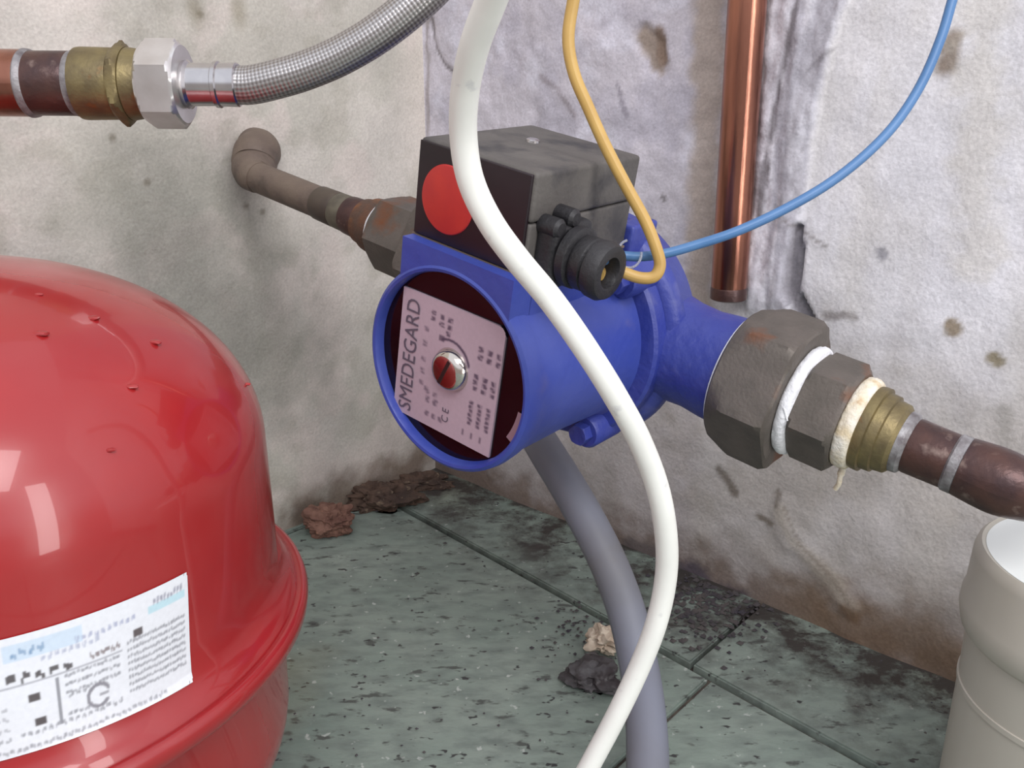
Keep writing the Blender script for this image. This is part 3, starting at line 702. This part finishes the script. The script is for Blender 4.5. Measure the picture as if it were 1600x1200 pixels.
# ================================================================== LEFT PIPE RUN
pl_ = thing('wall_pipe_run', PS(-.25), 'painted old pipe with white taped joint running from left wall to the pump', 'pipe')
union_nut(pl_, -1)
hexnut('hex_adaptor', PS(0), -PB, .1265, .1690, .0272, M['iron'], pl_, a0=pi / 6 + .12, up=NUTUP)
tape_ring(.1685, .1745, .0200, pl_, M['tape'], 3, -1)
lathe('brass_adaptor', [(.1735, .0190), (.1765, .0195), (.1840, .0185), (.1850, .0168), (.1930, .0158), (.1950, .0135)], PS(0), -PB, M['rust'], pl_, seg=48)
lathe('copper_socket', [(.1940, .0132), (.1955, .0140), (.2080, .0134), (.2090, .0120)], PS(0), -PB, M['copperdark'], pl_, seg=40)
lathe('solder_joint', [(.2085, .0122), (.2100, .0128), (.2200, .0126), (.2215, .0118)], PS(0), -PB, mat('greenish_solder', (118, 112, 96), (92, 86, 76), rough=.6, metal=.3, scale=90), pl_, seg=40, label='dull greenish solder joint')
lathe('copper_socket', [(.2212, .0120), (.2225, .0126), (.2400, .0122), (.2415, .0114)], PS(0), -PB, mat('dark_socket', (74, 64, 58), (90, 80, 70), rough=.5, metal=.3, scale=60), pl_, seg=40)
tube('painted_pipe', [PS(-.2405), PS(-.26), PS(-.29), PS(-.322)], .0114, M['paintpipe'], pl_, seg=32)
# thick elbow ending in the wall
wn2 = np.array([-NL[0], -NL[1], 0.0])
k0 = PS(-.320)
kc = at(397, 262, .699)
el = catmull([k0 + PB * .008, k0 + PB * .001, kc * .35 + k0 * .65, kc, at(399, 244, .706), at(402, 234, .722) , at(402, 234, .722) + wn2 * .04], 8)
er = [.0118, .0122, .0150, .0172, .0176, .0172, .0170]
tube('wall_elbow', el, [float(np.interp(i / 8, range(7), er)) for i in range(len(el))], M['paintpipe'], pl_, seg=40, wob=lambda i, k: .012 * sin(i * .9 + k * .4))

# ================================================================== COPPER RISER
cr = thing('copper_riser', at(1150, 300, .61), 'bare vertical copper pipe on the right wall above the union nut', 'pipe')
def riser_pt(px, py, off):
    r = ray(px, py); k = (CORNER @ NR + off) / (r[:2] @ NR); return r * k
offr = .0130
top = riser_pt(1168, 0, offr); bot = riser_pt(1139, 448, offr); dirv = nrm(bot - top); nin = np.array([-NR[0], -NR[1], 0])
rb = bot
path = [top - dirv * .25, top - dirv * .1] + [top + (rb - top) * t for t in np.linspace(0, 1, 10)]
tube('pipe_length', path, .0128, M['copper'], cr, seg=48)
lathe('burnt_end', [(0, .0126), (.001, .0131), (.0085, .0131), (.0095, .0115)], rb, dirv, M['copperdark'], cr, seg=40, label='darkened lower end of the copper pipe')

# ================================================================== COPPER + BRASS PIPE, FLEXIBLE HOSE (upper left)
ZP = .425
hp = [at(-260, 128, ZP), at(-60, 129, ZP), at(60, 130, ZP), at(146, 131, ZP)]
cp = thing('brass_ended_pipe', at(60, 130, ZP), 'copper pipe with brass fitting entering from the upper left', 'pipe')
ax = nrm(hp[3] - hp[0]); Q = hp[3]
px1 = ZP / FPX   # metres per pixel along the run
def qx(px): return (px - 146) * px1
tube('pipe_length', [hp[0], hp[1], Q + ax * qx(50)], .0153, M['copper'], cp, seg=48)
lathe('solder_joint', [(qx(42), .0150), (qx(46), .0158), (qx(52), .0155), (qx(56), .0146)], Q, ax, M['solder'], cp, seg=40)
lathe('copper_socket', [(qx(40), .0149), (qx(60), .0147), (qx(118), .0147), (qx(122), .014)], Q, ax, M['copperdark'], cp, seg=40)
lathe('solder_joint', [(qx(112), .0142), (qx(120), .0151), (qx(128), .0152), (qx(132), .0142)], Q, ax, M['solder'], cp, seg=40)
lathe('brass_adaptor', [(qx(126), .0150), (qx(128), .0164), (qx(134), .0166), (qx(182), .0163), (qx(188), .0158)], Q, ax, M['brass'], cp, seg=48)
hexnut('brass_hexagon', Q, ax, qx(186), qx(204), .0196, M['brass'], cp, a0=.45)
lathe('brass_thread', [(qx(202), .0160), (qx(206), .0166), (qx(218), .0160), (qx(236), .0150)], Q, ax, M['brass'], cp, seg=40)

fh = thing('braided_hose', at(300, 128, ZP), 'braided steel flexible hose with shiny nut curving up from brass fitting', 'hose')
X_, Y_, Z_ = frame(ax)
hexnut('hose_nut', Q, ax, qx(230), qx(289), .0206, M['nut'], fh, a0=.62)
lathe('hose_ferrule', [(qx(287), .0100), (qx(291), .0110), (qx(296), .0112), (qx(300), .0099), (qx(336), .0097), (qx(338), .0106), (qx(344), .0107), (qx(346), .0099), (qx(372), .0101), (qx(374), .0094)], Q, ax, M['steel'], fh, seg=48)
hc = [Q + ax * qx(362), Q + ax * qx(392)] + [at(x, y, z) for x, y, z in ((432, 124, .424), (478, 110, .423), (530, 88, .421), (585, 56, .418), (640, 14, .415), (690, -34, .412), (750, -110, .405), (800, -210, .395))]
tube('braid', catmull(hc, 14), .0089, M['braid'], fh, seg=48)

# ================================================================== LOOSE CABLES
wh = [(790, -60, .270), (768, 0, .282), (742, 70, .296), (727, 140, .310), (724, 210, .322), (735, 280, .330), (765, 345, .336), (808, 405, .342), (862, 470, .348), (915, 545, .354), (962, 620, .362), (1000, 690, .374), (1028, 765, .386), (1041, 840, .398), (1040, 905, .408), (1025, 975, .416), (998, 1045, .424), (962, 1120, .430), (922, 1195, .434), (870, 1290, .437)]
w_ = catmull([at(*p) for p in wh], 10)
o = tube('white_hose', w_, .0051, M['whitehose'], None, seg=28)
tag(o, 'white plastic hose hanging in front of the pump in a long curve', 'hose')
ye = [(905, -50, .372), (896, 0, .378), (888, 60, .382), (897, 115, .385), (920, 170, .388), (946, 228, .390), (978, 290, .392), (1008, 345, .394), (1026, 390, .396), (1031, 415, .398), (1022, 432, .399), (1000, 434, .400), (970, 424, .401), (945, 414, .402)]
o = tube('yellow_wire', catmull([at(*p) for p in ye] + [G0 - PC * .0042 + PB * .026], 10), .0027, M['yellow'], None, seg=20)
tag(o, 'ochre yellow insulated wire looping into the black cable gland', 'wire')
bl = [(1505, -60, .40), (1488, 0, .40), (1470, 60, .40), (1440, 130, .40), (1400, 192, .40), (1350, 244, .40), (1290, 290, .40), (1220, 330, .400), (1150, 362, .400), (1090, 382, .403), (1040, 396, .405), (1000, 401, .405), (965, 400, .404)]
bpth = catmull([at(*p) for p in bl] + [G0 + PC * .0020 + PB * .026], 10)
o = tube('blue_wire', bpth, .0022, M['bluewire'], None, seg=20)
tag(o, 'thin blue wire sweeping from upper right down into the gland', 'wire')
# clear plastic ring round the wires
rc = at(984, 396, .3985); lp = []
for k in range(0, 15):
    a = radians(100 + k * 19); lp.append(rc + CR * .0052 * cos(a) + CU * .0062 * sin(a) + CF * .002 * sin(a * .5))
o = tube('wire_sleeve', catmull(lp, 4), .0006, M['clear'], None, seg=10)
tag(o, 'clear plastic curl around the blue wire beside the gland', 'sleeve')
gh = [at(792, 560, .80), at(806, 610, .73), at(824, 655, .65), at(850, 700, .595), at(884, 755, .575), at(922, 822, .56), at(955, 890, .55), at(980, 960, .545), at(997, 1035, .535), at(1008, 1110, .515), at(1012, 1200, .49), at(1008, 1330, .455)]
o = tube('grey_hose', catmull(gh, 10), .0118, M['greyhose'], None, seg=32)
tag(o, 'thick dull grey hose hanging under the pump behind white hose', 'hose')

# ================================================================== EXPANSION TANK
TC = np.array([-.241, .364])
tk = thing('expansion_tank', (TC[0], TC[1], FLOOR_Z), 'glossy red domed expansion vessel with a white label, in the left foreground', 'tank')
to = np.array([TC[0], TC[1], 0.0]); UPZ = np.array([0, 0, 1.0])
pf = [(-.2390, .1370), (-.2355, .1362), (-.2330, .1335), (-.2290, .1306), (-.2230, .1288), (-.2140, .1283), (-.160, .1278)]
for th in np.linspace(.04, pi / 2, 36):
    pf.append((-.160 + .090 * sin(th), .1278 * cos(th) if th < pi / 2 - 1e-6 else 0))
us = lathe('upper_shell', pf, to, UPZ, M['tank'], tk, seg=160, auto=60)
lathe('lower_shell', [(-.2455, .1365), (-.2495, .1310), (-.256, .1285), (-.300, .1275)] + [(-.300 - .078 * sin(t), .1275 * cos(t)) for t in np.linspace(.06, pi / 2 * .97, 20)] + [(-.378, 0)], to, UPZ, M['tank'], tk, seg=128, auto=60)
lathe('crimp_flange', [(-.2470, .1360), (-.2475, .1390), (-.2455, .1412), (-.2410, .1418), (-.2370, .1406), (-.2362, .1385), (-.2376, .1355)], to, UPZ, M['tank'], tk, seg=160, auto=60)
lathe('foot_ring', [(FLOOR_Z + .0006, .070), (FLOOR_Z + .0006, .073), (-.350, .075), (-.350, .072)], to, UPZ, M['tank'], tk, seg=64)
lathe('top_port', [(-.0715, .010), (-.066, .012), (-.064, .012), (-.055, .010), (-.055, 0)], to, UPZ, M['steel'], tk, seg=32)
def on_tank(px, py, r=.1284):
    rr = ray(px, py); A_ = rr[0] ** 2 + rr[1] ** 2; B_ = -2 * (rr[0] * TC[0] + rr[1] * TC[1]); C_ = TC @ TC - r * r
    D_ = B_ * B_ - 4 * A_ * C_; k = (-B_ - sqrt(max(D_, 0))) / (2 * A_); q = rr * k
    return math.atan2(q[1] - TC[1], q[0] - TC[0]), q[2]
# raised drips in the enamel
def dome_hit(px, py):
    rr = ray(px, py); lo_ = None
    for k in np.linspace(.2, .6, 4000):
        q = rr * k; rad = hypot(q[0] - TC[0], q[1] - TC[1])
        if rad < .1278 * sqrt(max(0, 1 - max(0, (q[2] + .160) / .090) ** 2)): return q
    return None
for px_, py_, w_p in ((62, 521, 9), (145, 497, 8), (240, 535, 9), (205, 604, 8), (172, 703, 6), (385, 600, 6), (60, 460, 5)):
    q = dome_hit(px_, py_)
    if q is not None:
        g_ = rock('enamel_drip', q, w_p * .42 / FPX, (1.3, .8, .40), M['tank'], px_ * .01, parent=tk, sub=2, amp=.15)
        if not np.isfinite(g_.location.x): pass
# label wrapped round the shell
aTR, zTR = on_tank(292, 893); aBR, zBR = on_tank(297, 1062); aL, zTL = on_tank(0, 1000); aL2, zBL = on_tank(0, 1188)
LW, LH = 300, 120
lc = canvas(LW, LH, (228, 230, 236)); lc = lc[:]
gk = (120, 120, 128)
# visible part is the right 2/3 of the label: u=1 right edge; v=1 top edge
def row(v0, v1, u0, u1, n, seed, col=gk, k=.6): blob_text(lc, u0, v0, u1, v1, col, n, seed, False, k)
rect(lc, 0.40, .80, .62, .94, (196, 214, 232), .8); rect(lc, .84, .80, .985, .86, (170, 214, 226), .7)
row(.86, .93, .86, .98, 9, 1, (130, 130, 150)); row(.80, .86, .60, .80, 10, 2, (150, 156, 186)); row(.74, .80, .50, .68, 9, 3, (160, 166, 190)); row(.82, .90, .42, .52, 4, 4, (90, 130, 170))
row(.60, .70, .40, .60, 5, 5, (60, 50, 50), .9); row(.62, .68, .64, .74, 6, 6, (110, 90, 90), .8); rect(lc, .785, .66, .815, .72, (60, 40, 40), .9)
row(.64, .74, .0, .38, 10, 25, (60, 50, 50), .9)
for r_ in range(8): row(.62 - .062 * r_, .655 - .062 * r_, .76, .985, 22, 30 + r_, (128, 128, 136), .6)
for r_ in range(3): row(.54 - .075 * r_, .575 - .075 * r_, .56, .735, 14, 50 + r_, (128, 128, 136), .6)
for u_, v_ in ((.47, .46), (.48, .24), (.30, .46), (.30, .24), (.14, .46), (.14, .24)):
    rect(lc, u_ - .014, v_ - .03, u_ + .014, v_ + .03, (52, 34, 34), .9)
rect(lc, .535, .16, .541, .56, (110, 110, 118), .8); rect(lc, .40, .585, .74, .595, (160, 160, 168), .8); rect(lc, .02, .585, .40, .595, (160, 160, 168), .8)
for a in np.linspace(20, 320, 80):
    rect(lc, .655 + .034 * cos(radians(a)), .28 + .095 * sin(radians(a)), .661 + .034 * cos(radians(a)), .30 + .095 * sin(radians(a)), (140, 138, 146), .8)
rect(lc, .66, .275, .69, .295, (140, 138, 146), .8)
row(.14, .19, .42, .74, 16, 70, (120, 120, 128), .6); row(.13, .17, .05, .40, 16, 72, (120, 120, 128), .6)
row(.03, .075, .06, .9, 44, 71, (130, 130, 138), .6)
for r_ in range(3): row(.40 - .09 * r_, .44 - .09 * r_, .05, .40, 16, 80 + r_, (130, 130, 138), .5)
row(.36, .40, .57, .63, 3, 91, (120, 120, 128), .6); row(.20, .24, .56, .63, 4, 92, (120, 120, 128), .6)
lc = blur(lc, 1)
ua = .40                                            # u of the frame's left edge
aS = aTR - (aTR - aL) / (1 - ua)
vs = []; cs = []
for j in range(LH + 1):
    for i in range(LW + 1):
        u = i / LW; v = j / LH; a = aS + (aTR - aS) * u
        s = (a - aL) / (aTR - aL)
        zt = zTL + (zTR - zTL) * s; zb = zBL + (zBR - zBL) * s
        a -= .042 * (1 - v) * u
        if u > .985 and (v < .03 or v > .97): a -= .003
        zz = zb + (zt - zb) * v; rr_ = float(np.interp(zz, [q[0] for q in pf], [q[1] for q in pf])) + .0006
        vs.append(np.array([TC[0] + rr_ * cos(a), TC[1] + rr_ * sin(a), zz]))
        cs.append(lc[min(LH - 1, j), min(LW - 1, i)])
fs = []
for j in range(LH):
    for i in range(LW):
        b = j * (LW + 1) + i; fs.append((b, b + 1, b + LW + 2, b + LW + 1))
obj('paper_label', vs, fs, M['print'], tk, cols=np.array(cs), label='white printed sticker')

# ================================================================== WHITE PLASTIC PIPE (lower right)
pc = at(1738, 880, .42)
pv = thing('plastic_drain_pipe', (pc[0], pc[1], FLOOR_Z), 'open white plastic drain pipe standing on the floor by the right edge', 'pipe')
pvo = np.array([pc[0], pc[1], 0.0]); zr = pc[2]
R0 = .0553
lathe('pipe_socket', [(zr - .046, R0 + .0004), (zr - .043, R0 + .0030), (zr - .036, R0 + .0046), (zr - .030, R0 + .0044), (zr - .026, R0 + .0032), (zr - .006, R0 + .0024), (zr - .002, R0 + .0014), (zr, R0 - .0006), (zr - .0012, R0 - .0030)], pvo, UPZ, M['pvc'], pv, seg=96, auto=50)
lathe('pipe_lining', [(zr - .0008, R0 - .0026), (zr - .0020, R0 - .0042), (zr - .12, R0 - .0046)], pvo, UPZ, M['pvcin'], pv, seg=96, auto=50, label='clean white inside of the pipe')
lathe('pipe_barrel', [(zr - .044, R0 - .0005), (zr - .075, R0 - .001), (zr - .0752, R0 - .0002), (zr - .078, R0 - .0002), (zr - .0782, R0 - .001), (FLOOR_Z + .0012, R0 - .001), (FLOOR_Z + .0012, R0 - .004), (zr - .044, R0 - .004)], pvo, UPZ, M['pvc'], pv, seg=96, auto=50)

# ================================================================== RUBBLE
fz = FLOOR_Z + .0005
c = fl(512, 838); rock('mortar_lump', c + np.array([0, .008, .012]), .021, (1.0, .8, .78), M['brick'], 3, 'reddish brown lump of mortar on the floor between tank and corner', 'rubble', sub=5, amp=.42, freq=1.5, flat=fz)
c = fl(590, 795); rock('dirt_heap', c + np.array([0, .012, .004]), .030, (1.15, .75, .55), M['soil'], 8, 'dark brown heap of dirt against the foot of the left wall', 'dirt', sub=5, amp=.5, freq=1.8, flat=fz)
c = fl(655, 768); rock('dirt_heap', c + np.array([0, .014, .002]), .026, (1.3, .7, .42), M['soil'], 12, 'flatter heap of dirt in the floor corner behind the pump', 'dirt', sub=5, amp=.5, freq=1.8, flat=fz)
c = fl(944, 1030); rock('cream_stone', c + np.array([0, .004, .014]), .0125, (1.0, .8, .85), M['cream_stone'], 5, 'small cream coloured stone chip beside the grey hose', 'stone', sub=4, amp=.5, freq=1.7)
c = fl(925, 1078); rock('dark_stone', c + np.array([0, .006, .006]), .0175, (1.1, .95, .62), M['dark_stone'], 6, 'dark grey stone lump on the tile below the cream chip', 'stone', sub=4, amp=.5, freq=1.6, flat=fz + .001)
# loose grit swept along the right wall
gv = []; gf = []
def grain(p, r):
    o_ = len(gv); k = [rnd.uniform(.6, 1.3) for _ in range(6)]
    for d, kk in zip(((1, 0, 0), (-1, 0, 0), (0, 1, 0), (0, -1, 0), (0, 0, .7), (0, 0, -.5)), k): gv.append(np.array(p) + np.array(d) * r * kk)
    for t in ((0, 2, 4), (2, 1, 4), (1, 3, 4), (3, 0, 4), (2, 0, 5), (1, 2, 5), (3, 1, 5), (0, 3, 5)): gf.append(tuple(o_ + i for i in t))
for k in range(1500):
    u = rnd.uniform(.02, .62); d = abs(rnd.gauss(0, .035)) + .002
    if rnd.random() < .45: u = rnd.gauss(.315, .05); d = abs(rnd.gauss(.028, .022)) + .002
    p = CORNER + DR * u + NR * d; grain((p[0], p[1], FLOOR_Z + .0018), rnd.choice((.0008, .0011, .0015, .0022)))
for k in range(220):
    q = fl(rnd.gauss(935, 40), rnd.gauss(1000, 40)); grain((q[0], q[1], FLOOR_Z + .0014), rnd.choice((.0008, .0012, .0018)))
for k in range(420):
    q = fl(rnd.gauss(1110, 45), rnd.gauss(945, 32))
    if (q[:2] - CORNER) @ NR > .003: grain((q[0], q[1], FLOOR_Z + .0035), rnd.choice((.0010, .0016, .0024, .0032)))
for k in range(60):
    q = fl(rnd.uniform(430, 1000), rnd.uniform(850, 1190)); grain((q[0], q[1], FLOOR_Z + .001), rnd.choice((.0006, .0009, .0012)))
o = obj('grit', gv, gf, M['grit'], None, smooth=False); tag(o, 'dark grit and crumbs scattered on the tiles along the right wall', 'grit', kind='stuff')
